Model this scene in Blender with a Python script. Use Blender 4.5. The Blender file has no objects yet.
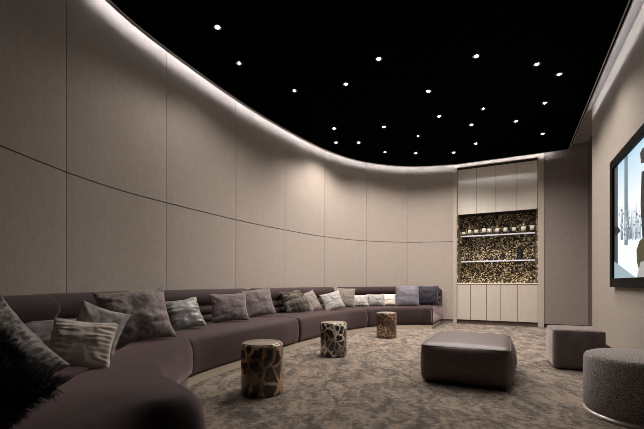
import bpy, bmesh, math, random
from mathutils import Vector, Matrix, noise
sc = bpy.context.scene
C = sc.collection
PI = math.pi
# ------------------------------------------------------------------ camera, world, exposure
F = 370.0; CAMH = 0.9; HZ = 283.0
cd = bpy.data.cameras.new('camera'); cam = bpy.data.objects.new('camera', cd); C.objects.link(cam)
cd.sensor_fit = 'HORIZONTAL'; cd.sensor_width = 36.0; cd.lens = F / 644 * 36
cd.shift_y = (HZ - 214.5) / 644
cd.clip_start = 0.02
cam.location = (0, 0, CAMH); cam.rotation_euler = (PI / 2, 0, 0)
sc.camera = cam
w = bpy.data.worlds.new('world'); sc.world = w; w.use_nodes = True
w.node_tree.nodes['Background'].inputs[0].default_value = (0, 0, 0, 1)
sc.view_settings.view_transform = 'Standard'; sc.view_settings.look = 'None'
sc.view_settings.gamma = 1; sc.view_settings.use_curve_mapping = False
sc.view_settings.exposure = 1.6
sc.cycles.filter_width = 0.9
SPOT_W = 22.0          # one ceiling downlight
COVE = 16.0            # emission of the hidden cove strip
LAMP = (1.0, 0.925, 0.855)

# ------------------------------------------------------------------ helpers
def at(px, py, z):
    Y = (CAMH - z) * F / (py - HZ)
    return Vector(((px - 322) / F * Y, Y, z))
def obj(name, bm, m, parent=None, smooth=True, sub=0, bevel=0):
    bmesh.ops.recalc_face_normals(bm, faces=bm.faces[:])
    me = bpy.data.meshes.new(name); bm.to_mesh(me); bm.free()
    o = bpy.data.objects.new(name, me); C.objects.link(o)
    for mm in (m if isinstance(m, list) else [m]): me.materials.append(mm)
    for p in me.polygons: p.use_smooth = smooth
    if bevel:
        b = o.modifiers.new('b', 'BEVEL'); b.width = bevel; b.segments = 3; b.limit_method = 'ANGLE'
    if sub:
        s = o.modifiers.new('s', 'SUBSURF'); s.levels = sub; s.render_levels = sub
    if parent: o.parent = parent
    return o
def thing(name, label, cat, loc=(0, 0, 0), rz=0, group=None):
    o = bpy.data.objects.new(name, None); C.objects.link(o); o.location = loc; o.rotation_euler = (0, 0, rz)
    o.empty_display_size = .1
    return tag(o, label, cat, group)
def tag(o, label, cat, group=None):
    o['label'] = label; o['category'] = cat
    if group: o['group'] = group
    return o
def struct(name, bm, m, **k):
    o = obj(name, bm, m, **k); o['kind'] = 'structure'; return o
def box(bm, x0, x1, y0, y1, z0, z1, M=None, mi=0):
    vs = [bm.verts.new((x, y, z)) for x in (x0, x1) for y in (y0, y1) for z in (z0, z1)]
    for f in ((0,1,3,2),(4,6,7,5),(0,4,5,1),(2,3,7,6),(0,2,6,4),(1,5,7,3)):
        fc = bm.faces.new([vs[i] for i in f]); fc.material_index = mi
    if M is not None:
        for v in vs: v.co = M @ v.co
    return bm
def BX(*a, **k): return box(bmesh.new(), *a, **k)
def lathe(bm, prof, seg=48, M=None, mi=0):
    rings = []
    for r, z in prof:
        if r < 1e-5: rings.append([bm.verts.new((0, 0, z))])
        else: rings.append([bm.verts.new((r*math.cos(2*PI*k/seg), r*math.sin(2*PI*k/seg), z)) for k in range(seg)])
    for a, b in zip(rings, rings[1:]):
        for k in range(seg):
            k2 = (k+1) % seg
            if len(a) == 1 and len(b) == 1: continue
            if len(a) == 1: f = bm.faces.new((a[0], b[k2], b[k]))
            elif len(b) == 1: f = bm.faces.new((a[k], a[k2], b[0]))
            else: f = bm.faces.new((a[k], a[k2], b[k2], b[k]))
            f.material_index = mi
    if M is not None:
        for rg in rings:
            for v in rg: v.co = M @ v.co
    return bm
def grid_loft(bm, rings, closed_ring=True, cap=True):
    vr = [[bm.verts.new(p) for p in r] for r in rings]
    n = len(vr[0])
    for a, b in zip(vr, vr[1:]):
        for k in range(n if closed_ring else n-1):
            bm.faces.new((a[k], a[(k+1) % n], b[(k+1) % n], b[k]))
    if cap and closed_ring:
        bm.faces.new(vr[0][::-1]); bm.faces.new(vr[-1])
    return bm
def catmull(pts, n=12, closed=False):
    out = []; P = [Vector(p) for p in pts]; L = len(P)
    rng = range(L) if closed else range(L-1)
    for i in rng:
        if closed: p0, p1, p2, p3 = P[i-1], P[i], P[(i+1) % L], P[(i+2) % L]
        else: p0, p1, p2, p3 = P[max(i-1, 0)], P[i], P[i+1], P[min(i+2, L-1)]
        for k in range(n):
            t = k/n
            out.append(.5*((2*p1)+(p2-p0)*t+(2*p0-5*p1+4*p2-p3)*t*t+(3*p1-p0-3*p2+p3)*t**3))
    if not closed: out.append(P[-1])
    return out

# ------------------------------------------------------------------ materials
def mat(name):
    m = bpy.data.materials.new(name); m.use_nodes = True
    nt = m.node_tree; return m, nt, nt.nodes['Principled BSDF']
def nd(nt, t, **k):
    n = nt.nodes.new(t)
    for a, v in k.items():
        if a in n.inputs: n.inputs[a].default_value = v
        else: setattr(n, a, v)
    return n
def lk(nt, a, b): nt.links.new(a, b)
def ramp(nt, fac, stops, interp='LINEAR'):
    r = nt.nodes.new('ShaderNodeValToRGB'); r.color_ramp.interpolation = interp
    e = r.color_ramp.elements
    while len(e) < len(stops): e.new(.5)
    for el, (p, c) in zip(e, stops): el.position = p; el.color = (*c, 1)
    lk(nt, fac, r.inputs[0]); return r.outputs[0]
def bump(nt, b, h, strength, dist=.01):
    n = nt.nodes.new('ShaderNodeBump'); n.inputs['Strength'].default_value = strength; n.inputs['Distance'].default_value = dist
    lk(nt, h, n.inputs['Height'])
    lk(nt, n.outputs[0], b.inputs['Normal']); return n
def coords(nt, scale=(1, 1, 1), out='Object'):
    tc = nt.nodes.new('ShaderNodeTexCoord'); mp = nt.nodes.new('ShaderNodeMapping')
    mp.inputs['Scale'].default_value = scale; lk(nt, tc.outputs[out], mp.inputs[0]); return mp.outputs[0]
def plain(name, c, rough=.5, metal=0, **k):
    m, nt, b = mat(name)
    b.inputs['Base Color'].default_value = (*c, 1); b.inputs['Roughness'].default_value = rough; b.inputs['Metallic'].default_value = metal
    n = nd(nt, 'ShaderNodeTexNoise', Scale=60.0); lk(nt, coords(nt), n.inputs['Vector']); bump(nt, b, n.outputs['Fac'], .05, .002)
    for a, v in k.items(): b.inputs[a.replace('_', ' ')].default_value = v
    return m
def emit(name, c, s):
    m, nt, b = mat(name); b.inputs['Base Color'].default_value = (0, 0, 0, 1)
    b.inputs['Emission Color'].default_value = (*c, 1); b.inputs['Emission Strength'].default_value = s; return m
def fabric(name, c1, c2, scale=40, fine=300, rough=.85, sheen=.3, bs=.4, stretch=(1, 1, 1), spec=.2, bd=.006):
    m, nt, b = mat(name); co = coords(nt, stretch)
    n = nd(nt, 'ShaderNodeTexNoise', Scale=scale, Detail=4.0); lk(nt, co, n.inputs['Vector'])
    lk(nt, ramp(nt, n.outputs['Fac'], [(.35, c1), (.65, c2)]), b.inputs['Base Color'])
    f = nd(nt, 'ShaderNodeTexNoise', Scale=fine, Detail=2.0); lk(nt, co, f.inputs['Vector'])
    ad = nd(nt, 'ShaderNodeMath', operation='ADD'); lk(nt, n.outputs['Fac'], ad.inputs[0]); lk(nt, f.outputs['Fac'], ad.inputs[1])
    bump(nt, b, ad.outputs[0], bs, bd)
    b.inputs['Roughness'].default_value = rough; b.inputs['Specular IOR Level'].default_value = spec
    b.inputs['Sheen Weight'].default_value = sheen; b.inputs['Sheen Roughness'].default_value = .4
    b.inputs['Sheen Tint'].default_value = (*[min(1, .35+.65*c/max(c2)) for c in c2], 1)
    return m
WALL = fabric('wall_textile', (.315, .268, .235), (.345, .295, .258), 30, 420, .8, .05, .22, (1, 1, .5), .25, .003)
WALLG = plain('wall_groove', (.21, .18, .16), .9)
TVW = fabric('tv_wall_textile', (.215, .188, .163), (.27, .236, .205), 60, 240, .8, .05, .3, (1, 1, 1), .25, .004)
DARK = plain('dark_recess', (.012, .009, .008), .9)
BLACK = plain('ceiling_black', (.0022, .002, .002), .95, Specular_IOR_Level=.0)
SLOT = plain('slot_plaster', (.35, .33, .32), .8)
RIM = plain('ceiling_rim', (.45, .43, .43), .5)
LED = emit('cove_led', (.90, .925, 1.0), COVE)
LENS = emit('lamp_lens', (1.0, .95, .88), 40)
SOFA = fabric('sofa_velvet', (.022, .0125, .0125), (.029, .0165, .0165), 9, 400, .75, .42, .2, (1, 1, 1), .2, .002)
PLINTH = plain('plinth_bronze', (.50, .42, .34), .45)
LEATHER = fabric('brown_leather', (.066, .043, .038), (.082, .054, .048), 30, 300, .48, 0, .15, (1, 1, 1), .5, .002)
BOUCLE = fabric('grey_boucle', (.075, .066, .063), (.38, .34, .32), 130, 300, .9, .3, .8, (1, 1, 1), .2, .006)
SUEDE = fabric('taupe_suede', (.105, .082, .076), (.14, .11, .103), 12, 350, .8, .5, .2, (1, 1, 1), .2, .002)
CABL = fabric('cabinet_light', (.45, .395, .345), (.49, .43, .375), 12, 200, .5, 0, .1, (6, 6, .3), .4, .001)
FRAME = fabric('cabinet_frame', (.38, .325, .28), (.42, .365, .315), 12, 200, .45, 0, .1, (6, 6, .3), .4, .001)
CABU = fabric('cabinet_upper', (.78, .72, .64), (.82, .76, .68), 12, 200, .35, 0, .1, (6, 6, .3), .5, .001)
GLASS = plain('shelf_glass', (.7, .75, .78), .08, 0, Transmission_Weight=.85, IOR=1.45)
METAL = plain('shelf_metal', (.72, .74, .82), .4, .1)
BLACKGL = plain('tv_black', (.004, .004, .004), .4, Specular_IOR_Level=.02)

def carpet():
    m, nt, b = mat('carpet_pile'); co = coords(nt)
    big = nd(nt, 'ShaderNodeTexNoise', Scale=4.5, Detail=6.0, Roughness=.72, Distortion=.8); lk(nt, coords(nt, (1.5, .8, 1)), big.inputs['Vector'])
    mid = nd(nt, 'ShaderNodeTexNoise', Scale=22.0, Detail=6.0, Roughness=.75); lk(nt, co, mid.inputs['Vector'])
    fine = nd(nt, 'ShaderNodeTexNoise', Scale=140.0, Detail=3.0, Roughness=.7); lk(nt, co, fine.inputs['Vector'])
    a = nd(nt, 'ShaderNodeMath', operation='MULTIPLY_ADD'); a.inputs[1].default_value = .75; lk(nt, mid.outputs['Fac'], a.inputs[0]); lk(nt, big.outputs['Fac'], a.inputs[2])
    c = nd(nt, 'ShaderNodeMath', operation='MULTIPLY_ADD'); c.inputs[1].default_value = .8; lk(nt, fine.outputs['Fac'], c.inputs[0]); lk(nt, a.outputs[0], c.inputs[2])
    d = nd(nt, 'ShaderNodeMath', operation='MULTIPLY'); d.inputs[1].default_value = .41; lk(nt, c.outputs[0], d.inputs[0])
    lk(nt, ramp(nt, d.outputs[0], [(.435, (.042, .027, .018)), (.50, (.142, .100, .072)), (.56, (.50, .375, .28))]), b.inputs['Base Color'])
    bump(nt, b, c.outputs[0], 1.0, .05)
    b.inputs['Roughness'].default_value = .95; b.inputs['Specular IOR Level'].default_value = .1
    b.inputs['Sheen Weight'].default_value = .25
    return m
CARPET = carpet()
def mosaic():
    m, nt, b = mat('shell_mosaic'); co = coords(nt)
    mp = nt.nodes.new('ShaderNodeVectorMath'); mp.operation = 'MULTIPLY'; mp.inputs[1].default_value = (42, 42, 46); lk(nt, co, mp.inputs[0])
    nz = nd(nt, 'ShaderNodeTexNoise', Scale=9.0, Detail=3.0); lk(nt, co, nz.inputs['Vector'])
    v = nd(nt, 'ShaderNodeTexVoronoi', Scale=1.0, Randomness=.75, distance='CHEBYCHEV'); lk(nt, mp.outputs[0], v.inputs['Vector'])
    sep = nt.nodes.new('ShaderNodeSeparateColor'); lk(nt, v.outputs['Color'], sep.inputs[0])
    ad = nd(nt, 'ShaderNodeMath', operation='MULTIPLY_ADD'); ad.inputs[1].default_value = .35; lk(nt, nz.outputs['Fac'], ad.inputs[0]); lk(nt, sep.outputs[0], ad.inputs[2])
    lk(nt, ramp(nt, ad.outputs[0], [(.28, (.008, .005, .004)), (.55, (.035, .022, .014)), (.76, (.12, .08, .045)), (.93, (.33, .255, .14)), (1.0, (.85, .75, .52))]), b.inputs['Base Color'])
    b.inputs['Roughness'].default_value = .3; b.inputs['Metallic'].default_value = .25
    bump(nt, b, sep.outputs[1], .6, .01)
    return m
MOSAIC = mosaic()
def skin(name, dark, light, scale, w, stretch=(1, 1, .7), rnd=.9):
    m, nt, b = mat(name)
    co = coords(nt, stretch)
    nz = nd(nt, 'ShaderNodeTexNoise', Scale=14.0, Detail=3.0); lk(nt, co, nz.inputs['Vector'])
    mx = nd(nt, 'ShaderNodeMixRGB', blend_type='LINEAR_LIGHT'); mx.inputs[0].default_value = .035; lk(nt, co, mx.inputs[1]); lk(nt, nz.outputs['Color'], mx.inputs[2])
    v = nd(nt, 'ShaderNodeTexVoronoi', Scale=scale, Randomness=rnd, feature='DISTANCE_TO_EDGE'); lk(nt, mx.outputs[0], v.inputs['Vector'])
    v2 = nd(nt, 'ShaderNodeTexVoronoi', Scale=scale, Randomness=rnd); lk(nt, mx.outputs[0], v2.inputs['Vector'])
    e = ramp(nt, v.outputs['Distance'], [(w*.6, light), (w, dark), (w*3.2, tuple(c*1.5 for c in dark)), (w*3.6, tuple((a+b_)*.3 for a, b_ in zip(dark, light)))])
    big = nd(nt, 'ShaderNodeTexNoise', Scale=5.0); lk(nt, coords(nt), big.inputs['Vector'])
    dk = ramp(nt, big.outputs['Fac'], [(.42, (.12, .10, .09)), (.56, (1, 1, 1))])
    mu = nd(nt, 'ShaderNodeMixRGB', blend_type='MULTIPLY'); mu.inputs[0].default_value = .85; lk(nt, e, mu.inputs[1]); lk(nt, dk, mu.inputs[2])
    lk(nt, mu.outputs[0], b.inputs['Base Color'])
    b.inputs['Roughness'].default_value = .28; b.inputs['Coat Weight'].default_value = .5
    bump(nt, b, v.outputs['Distance'], .4, .01)
    return m
GOLD = plain('table_top_resin', (.34, .28, .225), .25, .3)

# ------------------------------------------------------------------ plan of the room
ang = math.atan2(.4493, .8934)                      # turn of the back wall
U = Vector((.8934, -.4493, 0)); NV = Vector((-.4493, -.8934, 0))   # along back wall, into the room
P0 = Vector((2.99, 8.2, 0))
H1, H2 = 3.5, 3.62                                  # dropped black ceiling, upper ceiling
def rp(d, t, z=0):      # point at distance d to the right of the camera plane, t along the right wall
    return Vector((d*.8934, -d*.4493, 0)) + Vector((.4493, .8934, 0))*t + Vector((0, 0, z))
def on_back(u, v, z=0): return P0 + U*u + NV*v + Vector((0, 0, z))
DT, DR = 1.175, 1.376                               # tv wall face, right wall face
T_BACK = 3.0*0 + (P0 + U*(DR+1.013)).dot(Vector((.4493, .8934, 0)))
ctl = [(.45, -1.75), (-.35, -2.05), (-1.2, -1.6), (-1.8, -.6), (-2.08, .6), (-2.16, 1.7), (-2.15, 2.6), (-2.085, 3.3), (-1.88, 4.0), (-1.28, 5.32), (-.68, 6.35), (.02, 7.32), (.85, 8.02), (1.94, 8.36), (2.99, 8.2)]
WC = catmull([(x, y, 0) for x, y in ctl], 24)
SL = [0.0]
for a, b in zip(WC, WC[1:]): SL.append(SL[-1] + (b-a).length)
STOT = SL[-1]
def wall_at(s):
    s = max(0, min(STOT-1e-6, s))
    lo, hi = 0, len(SL)-1
    while hi-lo > 1:
        md = (lo+hi)//2
        if SL[md] <= s: lo = md
        else: hi = md
    t = (s-SL[lo])/(SL[hi]-SL[lo])
    p = WC[lo].lerp(WC[hi], t)
    a = WC[max(lo-3, 0)]; b = WC[min(hi+3, len(WC)-1)]
    d = (b-a).normalized()
    return p, Vector((d.y, -d.x, 0))
def s_near(x, y):
    q = Vector((x, y, 0)); i = min(range(len(WC)), key=lambda k: (WC[k]-q).length); return SL[i]
def wp(s, a, z=0):
    p, n = wall_at(s); return p + n*a + Vector((0, 0, z))

# ------------------------------------------------------------------ structure
# floor
bm = bmesh.new()
vs = [bm.verts.new(v) for v in [(-3.2, -3, 0), (6.5, -3, 0), (6.5, 9.5, 0), (-3.2, 9.5, 0)]]
bm.faces.new(vs); struct('floor', bm, CARPET, smooth=False)
# curved wall, in upholstered panels with shadow gaps
seams = [s_near(-2.11, 3.07), s_near(-1.80, 4.22), s_near(-1.24, 5.35), s_near(-.634, 6.40), s_near(.07, 7.36), s_near(.97, 8.06), s_near(1.94, 8.36)]
s0 = seams[0]; pre = []
while s0 - 1.2 > .3: s0 -= 1.2; pre.append(s0)
seams = [0.0] + pre[::-1] + seams + [STOT]
bm = bmesh.new(); g = .0024
def panel(bm, s0, s1, z0, z1):
    n = max(4, int((s1-s0)/.08)); c = .004
    rows = []
    for k in range(n+1):
        s = s0 + (s1-s0)*k/n
        rows.append([wp(s, -.02, z0), wp(s, 0 if 0 < k < n else -.004, z0+c), wp(s, 0 if 0 < k < n else -.004, z1-c), wp(s, -.02, z1)])
    vr = [[bm.verts.new(p) for p in r] for r in rows]
    for a, b in zip(vr, vr[1:]):
        for k in range(3): bm.faces.new((a[k], b[k], b[k+1], a[k+1]))
    bm.faces.new(vr[0]); bm.faces.new(vr[-1][::-1])
for a, b in zip(seams, seams[1:]):
    panel(bm, a+g, b-g, .09, 1.82-g*.7); panel(bm, a+g, b-g, 1.82+g*.7, H2)
struct('wall_left', bm, WALL, smooth=False)
bm = bmesh.new()
rows = [[wp(s, -.03, 0), wp(s, -.03, H2), wp(s, -.12, H2), wp(s, -.12, 0)] for s in [STOT*k/160 for k in range(161)]]
grid_loft(bm, rows); struct('wall_left', bm, WALLG, smooth=False)
# back wall right of the niche, right wall, tv wall
MB = Matrix.Translation(P0) @ Matrix.Rotation(-ang, 4, 'Z')       # local x = along back wall, local y = away from room
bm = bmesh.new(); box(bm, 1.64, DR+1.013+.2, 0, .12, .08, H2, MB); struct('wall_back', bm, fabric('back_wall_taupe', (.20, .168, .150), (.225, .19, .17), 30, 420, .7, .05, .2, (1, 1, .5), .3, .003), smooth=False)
struct('baseboard_back', BX(1.64, DR+1.013, -.0+.01, .1, 0, .08, MB), DARK, smooth=False)
struct('wall_back', BX(-.05, 1.66, .58, .66, 0, H2, MB), WALLG, smooth=False)
MR = Matrix.Rotation(-ang, 4, 'Z')                                # local x = d, local y = t
tb = T_BACK
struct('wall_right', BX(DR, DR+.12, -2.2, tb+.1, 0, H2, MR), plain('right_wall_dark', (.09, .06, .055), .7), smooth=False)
tE = (Vector((4.225, 5.79, 0))).dot(Vector((.4493, .8934, 0)))
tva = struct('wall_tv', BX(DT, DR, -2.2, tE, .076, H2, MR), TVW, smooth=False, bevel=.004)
struct('baseboard_tv', BX(DT+.03, DR, -2.2, tE-.03, 0, .076, MR), DARK, smooth=False)
struct('wall_front', BX(.3, 1.5, -2.2, -2.05, 0, H2, MR), WALL, smooth=False)
# ceilings
def slab(name, pts, z0, z1, m, rim=None):
    bm = bmesh.new()
    lo = [bm.verts.new((p.x, p.y, z0)) for p in pts]; hi = [bm.verts.new((p.x, p.y, z1)) for p in pts]
    bm.faces.new(lo); bm.faces.new(hi[::-1])
    for k in range(len(pts)):
        k2 = (k+1) % len(pts); f = bm.faces.new((lo[k], lo[k2], hi[k2], hi[k]))
    return struct(name, bm, m, smooth=False)
GAP = .08
up = [Vector(p) for p in ((-3.2, -3, 0), (6.5, -3, 0), (6.5, 9.5, 0), (-3.2, 9.5, 0))]
slab('ceiling', up, H2, H2+.08, SLOT)
edge = [wp(s, GAP) for s in [1.2 + (STOT-1.2)*k/110 for k in range(110)]] + [on_back(.05, GAP), on_back(1.08+1.013, GAP), rp(1.02, 3.5), rp(1.015, -1.7)]
slab('ceiling', edge, H1, H1+.03, BLACK)
# thin lip around the dropped ceiling
def strip_along(pts, off, z0, z1, wid, closed=True):
    bm = bmesh.new(); n = len(pts); rows = []
    for k in range(n):
        a, b = pts[k-1], pts[(k+1) % n]; d = (b-a).normalized(); nr = Vector((d.y, -d.x, 0))
        p = pts[k]
        p = Vector((p.x, p.y, 0))
        rows.append([p+nr*off+Vector((0, 0, z0)), p+nr*(off+wid)+Vector((0, 0, z0)), p+nr*(off+wid)+Vector((0, 0, z1)), p+nr*off+Vector((0, 0, z1))])
    if closed: rows.append(rows[0])
    vr = [[bm.verts.new(q) for q in r] for r in rows]
    for a, b in zip(vr, vr[1:]):
        for k in range(4): bm.faces.new((a[k], a[(k+1) % 4], b[(k+1) % 4], b[k]))
    return bm
struct('trim_1', strip_along(edge, -.003, H1-.008, H1-.0005, .010), RIM, smooth=False); struct('trim_2', strip_along(edge, .028, H1-.012, H1-.0005, .010), RIM, smooth=False)
def cove(path, label):
    def rib(off, z0, z1, wid):
        rows = []; n = len(path)
        for k in range(n):
            d = (path[min(k+1, n-1)]-path[max(k-1, 0)]).normalized(); nr = Vector((d.y, -d.x, 0)); p = path[k].copy(); p.z = 0
            rows.append([p+nr*off+Vector((0, 0, z0)), p+nr*(off+wid)+Vector((0, 0, z0)), p+nr*(off+wid)+Vector((0, 0, z1)), p+nr*off+Vector((0, 0, z1))])
        return grid_loft(bmesh.new(), rows)
    c = thing('cove_light', label, 'light strip', path[0]*1)
    c.location = (0, 0, H1+.03)
    for nm, bm, m in (('light_strip', rib(.022, .046, .056, .012), LED), ('mounting_strip', rib(.034, .0005, .058, .006), SLOT)):
        obj(nm, bm, m, c, smooth=False)
nw = 110
cove(edge[:nw] + [on_back(.05+.25*k, GAP) for k in range(8)], 'warm white cove light strip following the long curved wall above the black ceiling rim')
cove([rp(1.015, tE-.05-.4*k) for k in range(18)], 'straight warm white cove light strip above the television wall')

# ------------------------------------------------------------------ downlights
stars = [(217.5,27),(239,63),(294.4,90.5),(378.7,58.7),(345.8,84),(334.2,128.4),(336,142.4),(358.8,142.4),(384,126.7),(385,152),(415.7,153),(418,136),(439.2,116),(428.4,91),(476.3,56),(537,64),(559.4,74),(483.2,108.7),(471.3,124.5),(475.8,143.4),(453.7,152.3),(516,121),(544.7,102.7),(542.6,133.5)]
rank = ['first','second']
star_label = [
 'ceiling downlight nearest the top left, high above the pale and dark fur cushions',
 'small ceiling downlight second from the left of the black ceiling',
 'small ceiling downlight third from the left, close to the curved wall',
 'brightest ceiling downlight near the middle top of the black ceiling',
 'bright ceiling downlight just below and left of the brightest middle one',
 'ceiling downlight above the curved wall, upper one of the close left pair',
 'ceiling downlight nearest the curved wall, lower one of the close left pair',
 'ceiling downlight just right of the close left pair, level with its lower one',
 'ceiling downlight of the far centre, upper of two stacked one above the other',
 'ceiling downlight close to the far cove, lower of two stacked one above the other',
 'ceiling downlight close to the far cove, second from left in the last row',
 'faint ceiling downlight above the second one from left in the last row',
 'ceiling downlight in the centre, below and right of the bright one at centre',
 'bright ceiling downlight at the centre of the black ceiling',
 'bright ceiling downlight highest up above the bar cabinet',
 'left one of the two bright ceiling downlights at the upper right',
 'rightmost bright ceiling downlight at the upper right',
 'small dim ceiling downlight above the bar cabinet, between two brighter rows',
 'ceiling downlight above the left door of the bar cabinet, brighter upper one',
 'ceiling downlight over the bar cabinet, lower small one',
 'ceiling downlight nearest the left jamb of the bar cabinet, rightmost in the last row',
 'ceiling downlight above the middle right of the bar cabinet',
 'ceiling downlight below the two bright ones at the upper right',
 'lowest ceiling downlight at the right, nearest the far right corner']
small = {1, 2, 11, 17}
ring0 = None
for k, ((px, py), lb) in enumerate(zip(stars, star_label)):
    Y = (H1-CAMH)*F/(HZ-py); p = Vector(((px-322)/F*Y, Y, H1))
    t = thing('ceiling_downlight', lb, 'ceiling light', p, 0, 'downlights in the black ceiling')
    if ring0 is None:
        ring0 = obj('trim_ring', lathe(bmesh.new(), [(.026, 0), (.044, -.0), (.044, -.004), (.030, -.006), (.026, 0)], 24), plain('lamp_trim', (.015, .014, .014), .4), t)
        lens0 = obj('lens', lathe(bmesh.new(), [(.0, -.016), (.008, -.0145), (.015, -.010), (.019, -.004), (.020, 0), (0, 0)], 20), LENS, t)
    else:
        for o in (ring0, lens0):
            c = o.copy(); C.objects.link(c); c.parent = t
            if k in small and o is lens0: c.scale = (.6, .6, 1)
    ld = bpy.data.lights.new('spot', 'SPOT'); ld.energy = SPOT_W*{0: .55, 1: .38, 2: .5, 11: .4, 17: .4}.get(k, 1); ld.color = LAMP
    ld.spot_size = math.radians(138); ld.spot_blend = .75; ld.shadow_soft_size = .03
    lo = bpy.data.objects.new('lamp_beam', ld); C.objects.link(lo); lo.parent = t; lo.location = (0, 0, -.03)

# ------------------------------------------------------------------ bar cabinet
cab = thing('bar_cabinet', 'tall built-in bar cabinet with mosaic niche between pale upper and lower doors', 'cabinet', P0, -ang)
WN0, WN1 = -.002, 1.555; DEP = .55
for x_, x2_ in ((-.075, WN0), (WN1, 1.66)): obj('jamb', BX(x_, x2_, -.02, DEP, 0, H2), FRAME, cab, smooth=False, bevel=.004)
obj('header', BX(WN0, WN1, -.018, .03, 3.45, H2), FRAME, cab, smooth=False); obj('top_panel', BX(WN0, WN1, .03, DEP, 3.45, 3.50), DARK, cab, smooth=False)
obj('kick_plate', BX(WN0, WN1, .06, .08, 0, .085), plain('kick_brown', (.10, .065, .05), .5), cab, smooth=False)
for y_, z0_, z1_ in ((.185, 2.435, 3.44), (.055, .085, .875)): obj('cabinet_body', BX(WN0, WN1, y_, DEP, z0_, z1_), DARK, cab, smooth=False)
n = 4
for k in range(n):
    a = WN0 + (WN1-WN0)*k/n; b_ = WN0 + (WN1-WN0)*(k+1)/n
    obj('upper_door', BX(a+.003, b_-.003, .16, .183, 2.435, 3.44), CABU, cab, smooth=False, bevel=.002)
ed = [WN0, .28, .60, .875, 1.185, WN1]
for a, b_ in zip(ed, ed[1:]):
    obj('lower_door', BX(a+.004, b_-.004, .02, .043, .095, .865), CABL, cab, smooth=False, bevel=.002)
obj('countertop', BX(WN0, WN1, .012, DEP-.03, .875, .90), plain('counter_stone', (.72, .62, .5), .3), cab, smooth=False, bevel=.003)
obj('mosaic_panel', BX(WN0, WN1, DEP-.03, DEP, .90, 2.435), MOSAIC, cab, smooth=False)
for x_ in (WN0, WN1-.02): obj('mosaic_side', BX(x_, x_+.02, .08, DEP-.03, .90, 2.435), MOSAIC, cab, smooth=False)
SH = (1.375, 1.945)
for z in SH:
    s = obj('glass_shelf', BX(.06, 1.52, .26, DEP-.03, z, z+.012), GLASS, cab, smooth=False)
    obj('shelf_rail', BX(.06, 1.52, .24, .26, z-.008, z+.020), METAL, s, smooth=False, bevel=.002)
# bottles
BG = [plain('bottle_glass_a', (.05, .03, .015), .1, 0, Coat_Weight=.6), plain('bottle_glass_b', (.22, .13, .06), .1, 0, Coat_Weight=.6), plain('bottle_glass_c', (.012, .012, .015), .1, 0, Coat_Weight=.6)]
LAB = plain('bottle_label', (.85, .82, .74), .6); CAP = plain('bottle_cap', (.35, .3, .26), .35, .6)
desc = ['leftmost', 'second', 'third', 'fourth', 'fifth', 'sixth', 'seventh', 'eighth', 'ninth', 'rightmost']
def bottle(u, z, h, r, gi, label, lab=True):
    t = thing('bottle', label, 'bottle', on_back(u, -.38, z), 0, 'bottles on the glass shelves')
    obj('glass_body', lathe(bmesh.new(), [(0, 0), (r, 0), (r, h*.58), (r*.8, h*.66), (r*.32, h*.74), (r*.3, h*.92), (0, h*.92)], 20), BG[gi], t)
    if lab: obj('paper_label', lathe(bmesh.new(), [(r+.001, h*.20), (r+.002, h*.20), (r+.002, h*.46), (r+.001, h*.46)], 20), LAB, t)
    obj('cap', lathe(bmesh.new(), [(r*.3, h*.90), (r*.36, h*.90), (r*.36, h), (0, h)], 16), CAP, t)
us = [.10, .23, .37, .53, .64, .80, .96, 1.13, 1.31, 1.47]
for k, u in enumerate(us):
    h = (.24, .32, .31, .35, .33, .32, .33, .32, .33, .36)[k]; r = (.032, .035, .04, .045, .04, .038, .038, .036, .048, .042)[k]
    bottle(u, SH[1]+.013, h, r, (0, 1, 0, 2, 0, 1, 2, 0, 1, 0)[k], '%s white-labelled bottle from the left on the upper glass shelf' % desc[k] if 0 < k < 9 else '%s white-labelled bottle on the upper glass shelf' % desc[k])
bottle(1.24, SH[0]+.013, .34, .06, 2, 'dark squat bottle without a label on the lower glass shelf', False)

# ------------------------------------------------------------------ television
TVF = DT-.05; _k = (609.6-322)/F; _Z = TVF/(_k*.8934-.4493)
TVT1 = Vector((_k*_Z, _Z, 0)).dot(Vector((.4493, .8934, 0)))
TVT0 = TVT1-2.84; TZ0, TZ1 = CAMH-4*_Z/F, CAMH+120*_Z/F
tv = thing('television', 'large wall-mounted television with black frame showing a snowy window scene', 'television', rp(DT, (TVT0+TVT1)/2, TZ0), -ang)
# local: x = away from room, y = along wall
hw = (TVT1-TVT0)/2; hh = TZ1-TZ0; BZ = .105
bm = bmesh.new()
box(bm, -.05, -.003, -hw, -hw+BZ, 0, hh); box(bm, -.05, -.003, hw-BZ, hw, 0, hh)
box(bm, -.05, -.003, -hw+BZ, hw-BZ, 0, BZ); box(bm, -.05, -.003, -hw+BZ, hw-BZ, hh-BZ, hh)
obj('bezel', bm, BLACKGL, tv, smooth=False, bevel=.004)
obj('rear_panel', BX(-.02, -.002, -hw+BZ, hw-BZ, BZ, hh-BZ), BLACKGL, tv, smooth=False)
def tvp(px, py):
    k = (px-322)/F; Z = (DT-.021)/(k*.8934-.4493); X = k*Z
    t = X*.4493+Z*.8934
    return (t-(TVT0+TVT1)/2, CAMH+(HZ-py)*Z/F-TZ0)
E = {n: emit('screen_'+n, c, s*.33) for n, c, s in [
    ('sky', (.55, .78, .92), 1.0), ('white', (.93, .97, 1.0), 1.0), ('post', (.25, .36, .42), .7), ('curtain', (.10, .12, .13), .6),
    ('tree', (.20, .28, .36), .7), ('frost', (.62, .74, .84), .9), ('dark', (.012, .014, .02), .6), ('olive', (.10, .085, .03), .6), ('blue', (.42, .56, .62), .8), ('grey', (.5, .48, .46), .8)]}
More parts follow.
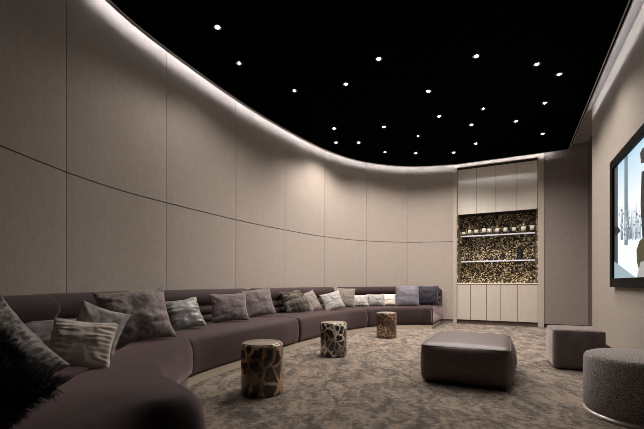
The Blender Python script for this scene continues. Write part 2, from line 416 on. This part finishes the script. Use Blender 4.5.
def sky_mat():
    m, nt, b = mat('screen_picture_sky'); co = coords(nt)
    s = nt.nodes.new('ShaderNodeSeparateXYZ'); lk(nt, co, s.inputs[0])
    mr = nt.nodes.new('ShaderNodeMapRange'); mr.inputs['From Min'].default_value = .9; mr.inputs['From Max'].default_value = 1.5; lk(nt, s.outputs[2], mr.inputs[0])
    lk(nt, ramp(nt, mr.outputs[0], [(0, (.95, .98, 1)), (1, (.42, .68, .86))]), b.inputs['Emission Color'])
    b.inputs['Base Color'].default_value = (0, 0, 0, 1); b.inputs['Emission Strength'].default_value = .33
    return m
keys = list(E); mats = [E[k] for k in keys] + [sky_mat()]
bm = bmesh.new()
def poly(pts, key, lay, raw=False):
    mi = len(keys) if key == 'picture' else keys.index(key)
    Q = pts if raw else [tvp(*p) for p in pts]
    Q = [(max(-hw+BZ, min(hw-BZ, a)), max(BZ, min(hh-BZ, b))) for a, b in Q]
    vs_ = [bm.verts.new((-.021-lay*.0006, a, z)) for a, z in Q]
    bm.faces.new(vs_).material_index = mi
L0, L1 = -hw+BZ, hw-BZ
poly([(L0, BZ), (L1, BZ), (L1, hh-BZ), (L0, hh-BZ)], 'picture', 0, True)
poly([(612, 165), (618, 165), (618, 285), (612, 285)], 'curtain', 2)
poly([(624.5, 140), (628, 140), (628, 245), (624.5, 245)], 'post', 2)
poly([(618, 238), (660, 236), (660, 290), (618, 290)], 'white', 1)
random.seed(4)
for k in range(46):     # frosted trees outside the window in the picture
    px = 619+random.random()*30; base = 238+random.random()*2; top = 196+random.random()*22
    poly([(px-.5, base), (px+.5, base), (px+.1, top)], random.choice(['tree', 'frost', 'tree']), 3)
for k in range(60):
    px = 619+random.random()*32; py = 207+random.random()*28; r = .5+random.random()
    poly([(px-r, py), (px, py+r*1.5), (px+r, py), (px, py-r*1.5)], random.choice(['tree', 'frost', 'blue', 'frost']), 4)
poly([(612, 262), (634, 276), (636, 290), (612, 290)], 'blue', 5)
poly([(612, 229), (618, 226), (621, 231), (616, 236), (612, 234)], 'dark', 5)
# seated figure in the picture
poly([(640.5, 153), (643, 148), (648, 147), (652, 152), (652, 162), (641.5, 163)], 'dark', 6)
poly([(642, 172), (648, 168), (660, 172), (660, 240), (643, 240), (641, 205)], 'dark', 6)
poly([(637, 250), (640, 241), (646, 236), (662, 240), (662, 285), (650, 285), (640, 272), (637.5, 262)], 'olive', 7)
poly([(641, 262), (655, 258), (655, 290), (637.5, 290)], 'grey', 8)
obj('screen', bm, mats, tv, smooth=False)

# ------------------------------------------------------------------ sofa
sofa = thing('sectional_sofa', 'long curved brown velvet sectional sofa along the curved wall', 'sofa', (0, 0, 0))
SA = s_near(-1.95, -.1); SB = s_near(-2.04, 3.35); SEND = s_near(2.62, 8.3)
S2 = s_near(-.85, 6.05); S3 = s_near(.72, 7.95)
meas = [(-1.13, 3.31), (-.87, 3.96), (-.49, 4.76), (-.1, 5.55), (.41, 6.4), (.77, 6.8), (1.35, 7.2), (2.12, 7.24)]
dd = []
for x, y in meas:
    s = s_near(x, y); dd.append((s, (wall_at(s)[0]-Vector((x, y, 0))).length))
dd.sort()
def depth(s):
    if s <= dd[0][0]: return dd[0][1]
    if s >= dd[-1][0]: return dd[-1][1]
    for (a, da), (b, db) in zip(dd, dd[1:]):
        if a <= s <= b: return da+(db-da)*(s-a)/(b-a)
0 and print('DEPTHS', [(round(a, 2), round(b, 2)) for a, b in dd], SA, SB, S2, S3, SEND)
def s_front(x, y):
    q = Vector((x, y, 0)); return min((STOT*k/1500 for k in range(300, 1500)), key=lambda s: (wp(s, depth(s))-q).length)
S2 = s_front(-.28, 5.06); S3 = s_front(.82, 6.86); SEND = s_front(2.2, 7.24)
def sweep(s0, s1, prof, r, off=0, slant=0):
    """prof(s) -> list of (a, z); ends rounded by pulling towards the profile centre over the length r"""
    L = s1-s0; st = []
    m = 7
    for k in range(m): e = r*(1-math.cos(k/m*PI/2)); st.append((s0+e, e))
    nn = max(4, int((L-2*r)/.07))
    for k in range(nn+1): st.append((s0+r+(L-2*r)*k/nn, r))
    for k in range(m-1, -1, -1): e = r*(1-math.cos(k/m*PI/2)); st.append((s1-e, e))
    rings = []
    for s, e in st:
        ins = r - math.sqrt(max(0, r*r-(r-e)**2))
        pf = prof(s); ca = sum(p[0] for p in pf)/len(pf); cz = sum(p[1] for p in pf)/len(pf)
        ha = max(abs(p[0]-ca) for p in pf); hz = max(abs(p[1]-cz) for p in pf)
        fa, fz = max(.02, 1-ins/ha), max(.02, 1-ins/hz)
        rings.append([wp(s+slant*(1-a/1.05)*(((s-s0)/L)**(2 if L < 3 else 12)), ca+(a-ca)*fa+off, cz+(z-cz)*fz) for a, z in pf])
    return grid_loft(bmesh.new(), rings)
def rrect(a0, a1, z0, z1, r, n=5, crown=0, bulge=0):
    out = []
    for cx, cz, st in ((a1-r, z1-r, 0), (a0+r, z1-r, 1), (a0+r, z0+r, 2), (a1-r, z0+r, 3)):
        for k in range(n+1):
            t = PI/2*(st + k/n); out.append((cx+r*math.cos(t), cz+r*math.sin(t)))
        if st == 0:
            for q in (.8, .6, .4, .2):
                out.append((a0+r+(a1-a0-2*r)*q, z1+crown*4*q*(1-q)))
        if st == 3: out.append((a1+bulge, (z0+z1)/2))
    return out
SEATZ = .42; SLANT = .36
def seat_prof(s): return rrect(.06, depth(s)+.035, .085, SEATZ, .06, crown=.012, bulge=.015)
obj('seat_cushion', sweep(SB+.002, S2-.002, seat_prof, .05), SOFA, sofa)
obj('seat_cushion', sweep(S2+.002, S3-.002, seat_prof, .05), SOFA, sofa)
obj('seat_cushion', sweep(S3+.002, SEND, seat_prof, .06, 0, SLANT), SOFA, sofa)
obj('seat_cushion', sweep(SA, SB-.002, lambda s: rrect(.06, .86, .085, SEATZ-.01, .06), .05), SOFA, sofa)
# rolls of the backrest
def rollp(a, z, r, sq=1.0):
    return lambda s: [(a+r*sq*math.cos(2*PI*k/20), z+r*math.sin(2*PI*k/20)) for k in range(20)]
for (a, b, off) in ((SA, s_near(-2.12, 2.62), .09), (s_near(-2.12, 2.62)-.12, SB+.35, 0), (SB+.37, S2-.1, 0), (S2-.08, S3, 0), (S3+.02, SEND, 0)):
    sl = SLANT*.9 if b == SEND else 0
    bk = obj('backrest', sweep(a, b, lambda s: rrect(.02, .13, .12, .74, .05), .04, off, sl), SOFA, sofa)
    obj('top_roll', sweep(a, b, rollp(.145, .725, .098, 1.12), .09, off, sl), SOFA, bk)
    obj('channel_roll', sweep(a+.01, b-.01, rollp(.17, .570, .060, 1.25), .05, off, sl), SOFA, bk)
    obj('channel_roll', sweep(a+.01, b-.01, rollp(.20, .465, .050, 1.4), .05, off, sl), SOFA, bk)
# plinth
obj('plinth', sweep(SB-.1, SEND-.05, lambda s: [(.1, 0), (depth(s), 0), (depth(s), .075), (.1, .075)], .02, 0, SLANT), PLINTH, sofa, smooth=False)
# projecting lounge piece with a rounded lobe
out = [(-1.14, 3.26), (-1.10, 2.85), (-1.02, 2.36), (-.86, 2.02), (-.66, 1.78), (-.525, 1.62), (-.50, 1.50), (-.56, 1.42), (-.66, 1.375), (-.72, 1.27), (-.76, 1.08), (-.84, .80), (-.92, .4), (-.98, .0), (-1.08, -.2), (-1.2, -.1), (-1.24, .3), (-1.22, .8), (-1.2, 1.2), (-1.22, 1.6), (-1.32, 2.0), (-1.46, 2.54), (-1.54, 3.0), (-1.52, 3.22), (-1.3, 3.30)]
oc = catmull([(x, y, 0) for x, y in out], 6, True)
def ring(ins, z):
    n_ = len(oc); R = []
    for k in range(n_):
        d = (oc[(k+2) % n_]-oc[k-2]).normalized(); nr = Vector((-d.y, d.x, 0))   # left of travel
        R.append(oc[k]-nr*ins*SGN+Vector((0, 0, z)))
    return R
area = sum(a.x*b.y-b.x*a.y for a, b in zip(oc, oc[1:]+oc[:1])); SGN = -1 if area > 0 else 1
prof = [(.035, .0), (.03, .09), (.0, .12), (-.012, .20), (-.012, .28), (-.004, .34), (.008, .38), (.026, .412), (.048, .434), (.070, .445)]
bm = grid_loft(bmesh.new(), [ring(i, z) for i, z in prof])
bmesh.ops.triangulate(bm, faces=[f for f in bm.faces if len(f.verts) > 4])
obj('lounge_seat', bm, SOFA, sofa)

# ------------------------------------------------------------------ side tables
def side_table(px, pyb, r, h, m, label):
    c = at(px, pyb, 0); d = Vector((c.x, c.y, 0)).normalized(); c = c + d*r
    t = thing('side_table', label, 'side table', (c.x, c.y, 0), random.random()*3, 'drum side tables in front of the sofa')
    obj('drum_body', lathe(bmesh.new(), [(0, .0), (r*.96, .0), (r, .012), (r*.985, h*.5), (r, h-.02), (r*.985, h-.006), (0, h-.006)], 56), m, t)
    obj('table_top', lathe(bmesh.new(), [(0, h-.006), (r*.93, h-.006), (r*.95, h), (r*.90, h+.004), (0, h+.003)], 56), GOLD, t)
side_table(262, 398.5, .172, .41, skin('snakeskin_tan', (.030, .016, .009), (.60, .40, .26), 9.5, .14, (1, 1, .8)), 'drum side table with tan and dark snakeskin pattern, nearest of the three')
side_table(333.5, 358, .165, .41, skin('snakeskin_black', (.010, .008, .007), (.75, .66, .56), 12.5, .13, (1, 1, .85), 1.0), 'drum side table with black blotches on cream, middle of the three')
side_table(386.5, 338.8, .165, .41, skin('snakeskin_brown', (.045, .024, .013), (.36, .24, .15), 20, .12, (1, 1, 1)), 'drum side table with fine brown mottled pattern, farthest of the three')

# ------------------------------------------------------------------ ottomans
def soft_box(w_, d_, h_, r, puff=.015, n=14, z0=0.0):
    bm = bmesh.new(); bmesh.ops.create_cube(bm, size=2)
    bmesh.ops.subdivide_edges(bm, edges=bm.edges[:], cuts=n, use_grid_fill=True)
    hx, hy, hz = w_/2, d_/2, h_/2
    for v in bm.verts:
        x, y, z = v.co
        ux, uy, uz = x, y, z
        p = Vector((x*hx, y*hy, z*hz))
        q = Vector((max(-hx+r, min(hx-r, p.x)), max(-hy+r, min(hy-r, p.y)), max(-hz+r, min(hz-r, p.z))))
        d = p-q
        if d.length > 1e-6: p = q + d.normalized()*r*min(1, d.length/r if False else 1)
        b1 = (1-uy*uy)*(1-uz*uz); b2 = (1-ux*ux)*(1-uz*uz); b3 = (1-ux*ux)*(1-uy*uy)
        p.x += puff*b1*ux*(abs(ux) > .99); p.y += puff*b2*uy*(abs(uy) > .99); p.z += puff*.5*b3*uz*(uz > .99)
        v.co = p + Vector((0, 0, hz+z0))
    return bm
fl = at(420.5, 382, 0)
ot = thing('ottoman', 'large low brown leather ottoman in the middle of the carpet', 'ottoman', tuple(fl), -ang)
W_, D_ = .735, 1.0
ob = obj('cushion_body', soft_box(W_, D_, .345, .045, .05, 18, .012), LEATHER, ot); ob.location = (W_/2, D_/2, 0)
def tube_loop(pts, r, closed=True, seg=6):
    bm = bmesh.new(); rings = []; n_ = len(pts)
    for k in range(n_):
        a = pts[k-1] if (closed or k) else pts[k]; b = pts[(k+1) % n_] if (closed or k < n_-1) else pts[k]
        d = (b-a).normalized(); up_ = Vector((0, 0, 1)) if abs(d.z) < .9 else Vector((1, 0, 0))
        x = d.cross(up_).normalized(); y = d.cross(x)
        rings.append([pts[k]+x*r*math.cos(2*PI*j/seg)+y*r*math.sin(2*PI*j/seg) for j in range(seg)])
    if closed: rings.append(rings[0])
    return grid_loft(bm, rings, cap=not closed)
def rr_loop(w_, d_, r, z, n=6, cx=0, cy=0):
    out = []
    for sx, sy, st in ((1, 1, 0), (-1, 1, 1), (-1, -1, 2), (1, -1, 3)):
        for k in range(n+1):
            t = PI/2*(st+k/n); out.append(Vector((cx+sx*(w_/2-r)+r*math.cos(t), cy+sy*(d_/2-r)+r*math.sin(t), z)))
    return out
pp = obj('piping', tube_loop(rr_loop(W_-.006, D_-.006, .035, .335), .005), LEATHER, ot); pp.location = (W_/2, D_/2, 0)
ft = obj('base', BX(.04, W_-.04, .04, D_-.04, 0, .03), DARK, ot, smooth=False)
c0 = at(553.5, 369, 0)
rot = math.radians(-23)
ot = thing('ottoman', 'taupe square upholstered pouf standing by the right wall', 'ottoman', tuple(c0), rot)
ob = obj('cushion_body', soft_box(.455, .46, .41, .03, .01, 14, .01), SUEDE, ot); ob.location = (.2275, .23, 0)
obj('base', BX(.04, .42, .04, .42, 0, .03), DARK, ot, smooth=False)
pp = obj('piping', tube_loop(rr_loop(.45, .455, .03, .402), .004), SUEDE, ot); pp.location = (.2275, .23, 0)
R_ = .31
dr = thing('ottoman', 'round grey boucle drum pouf at the lower right against the television wall', 'ottoman', (2.145, 2.50, 0))
obj('upholstered_drum', lathe(bmesh.new(), [(0, .03), (R_-.01, .03), (R_, .045), (R_+.004, .2), (R_, .38), (R_-.010, .402), (R_-.03, .411), (R_*.5, .416), (0, .417)], 72), BOUCLE, dr)
obj('base_ring', lathe(bmesh.new(), [(0, 0), (R_+.002, 0), (R_+.005, .004), (R_+.005, .016), (R_-.01, .03), (0, .03)], 72), plain('base_ring_metal', (.55, .5, .46), .35, .6), dr)

# ------------------------------------------------------------------ cushions
def cushion_mesh(w_, h_, t_, seed, fold=0, fk=9, crease=.010, n=44, ruche=False, edge=2.2, conc=.07):
    """local x width, z height from 0, y thickness; folds run in from the two side seams"""
    random.seed(seed); ph = random.random()*20
    bm = bmesh.new(); G = {}
    for side in (-1, 1):
        for i in range(n+1):
            for j in range(n+1):
                u = math.sin((i/n*2-1)*PI/2); v = math.sin((j/n*2-1)*PI/2)
                rim = i in (0, n) or j in (0, n)
                if rim and side == 1: G[(1, i, j)] = G[(-1, i, j)]; continue
                x = w_/2*u*(1-conc*(1-v*v)); z = h_/2*v*(1-conc*(1-u*u))
                th = t_/2*((1-abs(u)**edge)*(1-abs(v)**edge))**.48
                nz = noise.noise(Vector((u*1.6+ph, v*1.6, side*3.0)))
                th *= 1+.22*nz
                q = noise.noise(Vector((u*4+ph, v*4, side*5.0+2)))*crease*1.6
                pa = v*fk*.9+1.6*noise.noise(Vector((v*3, u*1.2, ph))); au = abs(u); rk = .35+.65*abs(noise.noise(Vector((math.floor(pa/PI)*3.7, ph, 1+(u > 0)*5)))*2.2); reach = max(0, (au-(.75-.7*rk))/(.25+.7*rk)); f = fold*(1.6*(abs(math.sin(pa))**.7)-.9)*min(1, reach*1.6)*rk*(1-abs(v)**6)*(1 if au < .93 else .6)
                if ruche: f = fold*(1.5*abs(math.sin(u*21+1.8*noise.noise(Vector((u*2.2, v*2, ph)))))**.6-.9)*(1-abs(v)**8)*(1-abs(u)**8)*(.6+.8*abs(noise.noise(Vector((u*7, v*4, ph)))))
                if rim: q *= .4; f *= .5; th = .002
                yy = side*(th + q*(0 if rim else 1)) + f*(.9 if not rim else .3)*(side if not rim else 1)
                z += (0 if not rim else noise.noise(Vector((u*3+ph, v*3, 9)))*.012)
                x += (0 if not rim else noise.noise(Vector((u*3, v*3+ph, 4)))*.012)
                G[(side, i, j)] = bm.verts.new((x, yy, z+h_/2))
    for side in (-1, 1):
        for i in range(n):
            for j in range(n):
                q = [G[(side, i, j)], G[(side, i+1, j)], G[(side, i+1, j+1)], G[(side, i, j+1)]]
                bm.faces.new(q if side == -1 else q[::-1])
    return bm, [G[(-1, i, 0)].co.copy() for i in range(n)]+[G[(-1, n, j)].co.copy() for j in range(n)]+[G[(-1, n-i, n)].co.copy() for i in range(n)]+[G[(-1, 0, n-j)].co.copy() for j in range(n)]
def cushion(pos, face, tilt, roll, w_, h_, t_, m, label, seed, fold=0, fk=9, piping=None, fur=None, name='throw_pillow', crease=.0042, conc=.10, ruche=False):
    """pos = middle of the bottom edge, face = plan direction it looks towards (degrees, -90 = towards the camera)"""
    t = bpy.data.objects.new(name, None); C.objects.link(t); tag(t, label, 'cushion', 'throw cushions on the sofa')
    fx, fy = math.cos(math.radians(face)), math.sin(math.radians(face))
    yaw = math.atan2(fx, -fy)
    t.matrix_world = Matrix.Translation(pos) @ Matrix.Rotation(yaw, 4, 'Z') @ Matrix.Rotation(-math.radians(tilt), 4, 'X') @ Matrix.Rotation(math.radians(roll), 4, 'Y')
    bm, rim = cushion_mesh(w_, h_, t_, seed, fold, fk, crease, conc=conc, ruche=ruche, n=72 if ruche else 44)
    if fur:
        ln, cnt, fm = fur
        bm.faces.ensure_lookup_table(); random.seed(seed+1)
        fb = bmesh.new(); fs = [f for f in bm.faces if f.calc_area() > 1e-7]
        bmesh.ops.recalc_face_normals(bm, faces=bm.faces[:])
        bm.normal_update()
        if sum(f.normal.y*f.calc_center_median().y for f in bm.faces) < 0:
            bmesh.ops.reverse_faces(bm, faces=bm.faces[:]); bm.normal_update()
        ws = [f.calc_area() for f in fs]
        for f in random.choices(fs, ws, k=cnt):
            vs_ = [v.co for v in f.verts]; a, b = random.random(), random.random()
            p = vs_[0].lerp(vs_[1], a).lerp(vs_[3].lerp(vs_[2], a), b); nrm = f.normal
            cl = Vector((noise.noise(p*14), noise.noise(p*14+Vector((5, 0, 0))), noise.noise(p*14+Vector((0, 7, 0)))))
            d = (nrm*(.55 if ln < .035 else .9)+cl*.9+Vector((random.uniform(-.3, .3), random.uniform(-.3, .3), random.uniform(-.3, .3)-(.45 if ln < .035 else -.1)))).normalized()
            l = ln*random.uniform(.6, 1.1); sd = d.cross(nrm)
            sd = (sd.normalized() if sd.length > 1e-4 else Vector((1, 0, 0)))*.0013
            q = p+d*l*.5+nrm*.002
            A, B, Cc, D2, E2 = [fb.verts.new(z) for z in (p-sd, p+sd, q+sd*.8, q-sd*.8, p+d*l+Vector((0, 0, -.25*l if ln < .035 else 0)))]
            fb.faces.new((A, B, Cc, D2)); fb.faces.new((D2, Cc, E2))
        fo = obj('fur', fb, fm, t, smooth=False); fo['kind'] = 'stuff'
    obj('cover', bm, m, t, sub=1)
    if piping: obj('piping', tube_loop(rim, .0045), piping, t)
    return t
def cf(name, c, k=.7, **a):
    a.setdefault('bd', .006); return fabric(name, tuple(x*k*.62 for x in c), tuple(min(1, x*.8) for x in c), **a)
M_cream = cf('cushion_cream', (1.05, .93, .82), 1.0, scale=20, sheen=.3)
M_grey = cf('cushion_grey', (.66, .62, .60), .8, scale=16, sheen=.3)
M_greyD = cf('cushion_grey_dark', (.36, .33, .33), .7, scale=18, sheen=.3)
M_brownV = cf('cushion_crushed_velvet', (.38, .30, .285), .45, scale=26, fine=160, rough=.45, sheen=.8, bs=.7)
M_sat = cf('cushion_satin', (.34, .32, .31), .85, scale=8, fine=60, rough=.35, sheen=.5, bs=.2, spec=.5)
M_mauve = cf('cushion_mauve', (.33, .265, .265), .65, scale=70, sheen=.4)
M_mauve2 = cf('cushion_mauve_grey', (.29, .235, .235), .65, scale=60, sheen=.4)
M_taupe = cf('cushion_taupe', (.33, .28, .25), .7, scale=50, sheen=.3)
M_white = cf('cushion_white', (.50, .465, .445), .8, scale=40, sheen=.3)
M_lilac = cf('cushion_lilac', (.26, .235, .275), .5, scale=60, sheen=.6, rough=.6)
M_navy = cf('cushion_navy', (.024, .02, .034), .5, scale=40, sheen=.9, rough=.5)
M_black = cf('cushion_black_fur', (.006, .006, .009), .6, scale=60, sheen=.1)
M_ruched = cf('cushion_ruched', (.42, .37, .345), .6, scale=14, fine=80, rough=.5, sheen=.5, spec=.4)
M_fur = cf('cushion_dark_fur', (.06, .05, .04), .4, scale=20, sheen=.2)
def fur_mat(name, stops, sc_=7.0, st=(.4, .4, 1.8)):
    m, nt, b = mat(name); n_ = nd(nt, 'ShaderNodeTexNoise', Scale=sc_, Detail=2.0); lk(nt, coords(nt, st), n_.inputs['Vector'])
    lk(nt, ramp(nt, n_.outputs['Fac'], stops), b.inputs['Base Color']); b.inputs['Roughness'].default_value = .6; return m
FURS = fur_mat('fur_striped', [(.38, (.03, .024, .02)), (.5, (.16, .13, .10)), (.6, (.42, .36, .29))])
FURB = fur_mat('fur_black', [(.35, (.008, .008, .012)), (.65, (.06, .06, .085))])
Z0 = SEATZ+.012
def bp(px, py): p = at(px, py, Z0); p.z = Z0; return p
cushion(Vector((-1.02, .80, .555)), -60, 15, 50, .37, .32, .20, M_black, 'black shaggy fur cushion in the lower left corner, nearest the camera', 1, fur=(.038, 14000, FURB))
cushion(Vector((-1.28, 1.29, .55)), -60, 15, 52, .37, .28, .14, M_ruched, 'grey brown ruched satin cushion behind the black fur cushion', 2, fold=.030, fk=22, ruche=True)
cushion(Vector((-1.68, 2.34, Z0)), -45, 36, 0, .62, .28, .14, M_greyD, 'flat grey lumbar cushion lying behind the ruched cushion and the cream one', 3)
cushion(Vector((-1.44, 2.26, Z0+.02)), -55, 20, 22, .29, .33, .10, M_grey, 'pale grey cushion standing directly behind the cream pleated cushion', 4)
cushion(Vector((-1.29, 1.93, Z0+.02)), -62, 30, 10, .32, .28, .12, M_cream, 'small cream cushion with pleated side, front one of the left pair', 5, fold=.012, fk=19)
cushion(Vector((-1.40, 2.88, Z0)), -52, 25, -6, .53, .46, .19, M_brownV, 'large dark brown crushed velvet cushion, biggest left of the grey satin one', 6, fold=.010, fk=7)
cushion(Vector((-1.34, 3.74, Z0)), -48, 28, -8, .38, .34, .17, M_sat, 'silver grey satin cushion with pleats beside the large brown velvet cushion', 7, fold=.010, fk=12, piping=M_grey)
cushion(bp(231, 322), -62, 16, -2, .46, .36, .15, M_mauve, 'square mauve grey textured cushion, front one of the mauve pair', 8, fold=.004)
cushion(Vector((-.84, 5.12, Z0)), -66, 22, -8, .46, .42, .15, M_mauve2, 'taller mauve cushion behind and right of its square mauve neighbour', 9)
cushion(bp(298, 312.5), -58, 24, -8, .42, .38, .17, M_fur, 'dark striped fur cushion between the mauve and the light grey ones', 10, fur=(.03, 7000, FURS))
cushion(bp(316.5, 310.6), -40, 26, -12, .34, .36, .13, M_taupe, 'light taupe cushion turned sideways right of the dark striped fur cushion', 11, piping=M_white)
cushion(bp(336, 309.8), -70, 24, -14, .40, .34, .13, M_white, 'whitish square cushion leaning in front of the taupe knitted one', 12)
cushion(Vector((.42, 7.18, Z0)), -80, 14, 4, .47, .39, .14, M_taupe, 'taupe knitted cushion behind the whitish square cushion', 13)
cushion(bp(360, 306.5), -80, 14, 0, .37, .24, .12, M_grey, 'small grey lumbar cushion, leftmost of the low row under the backrest', 14)
cushion(bp(376, 306), -86, 14, 0, .37, .25, .12, M_white, 'small white lumbar cushion, middle of the low row under the backrest', 15)
cushion(bp(390, 305.7), -92, 14, 0, .29, .25, .12, M_cream, 'small cream lumbar cushion partly behind the lilac cushion', 16)
cushion(bp(407.5, 306), -95, 12, 0, .47, .42, .14, M_lilac, 'lilac grey velvet cushion left of the navy one', 17, conc=.03)
cushion(bp(427.5, 305.2), -104, 12, 0, .46, .42, .15, M_navy, 'dark navy velvet cushion at the far right end of the sofa', 18, conc=.09)
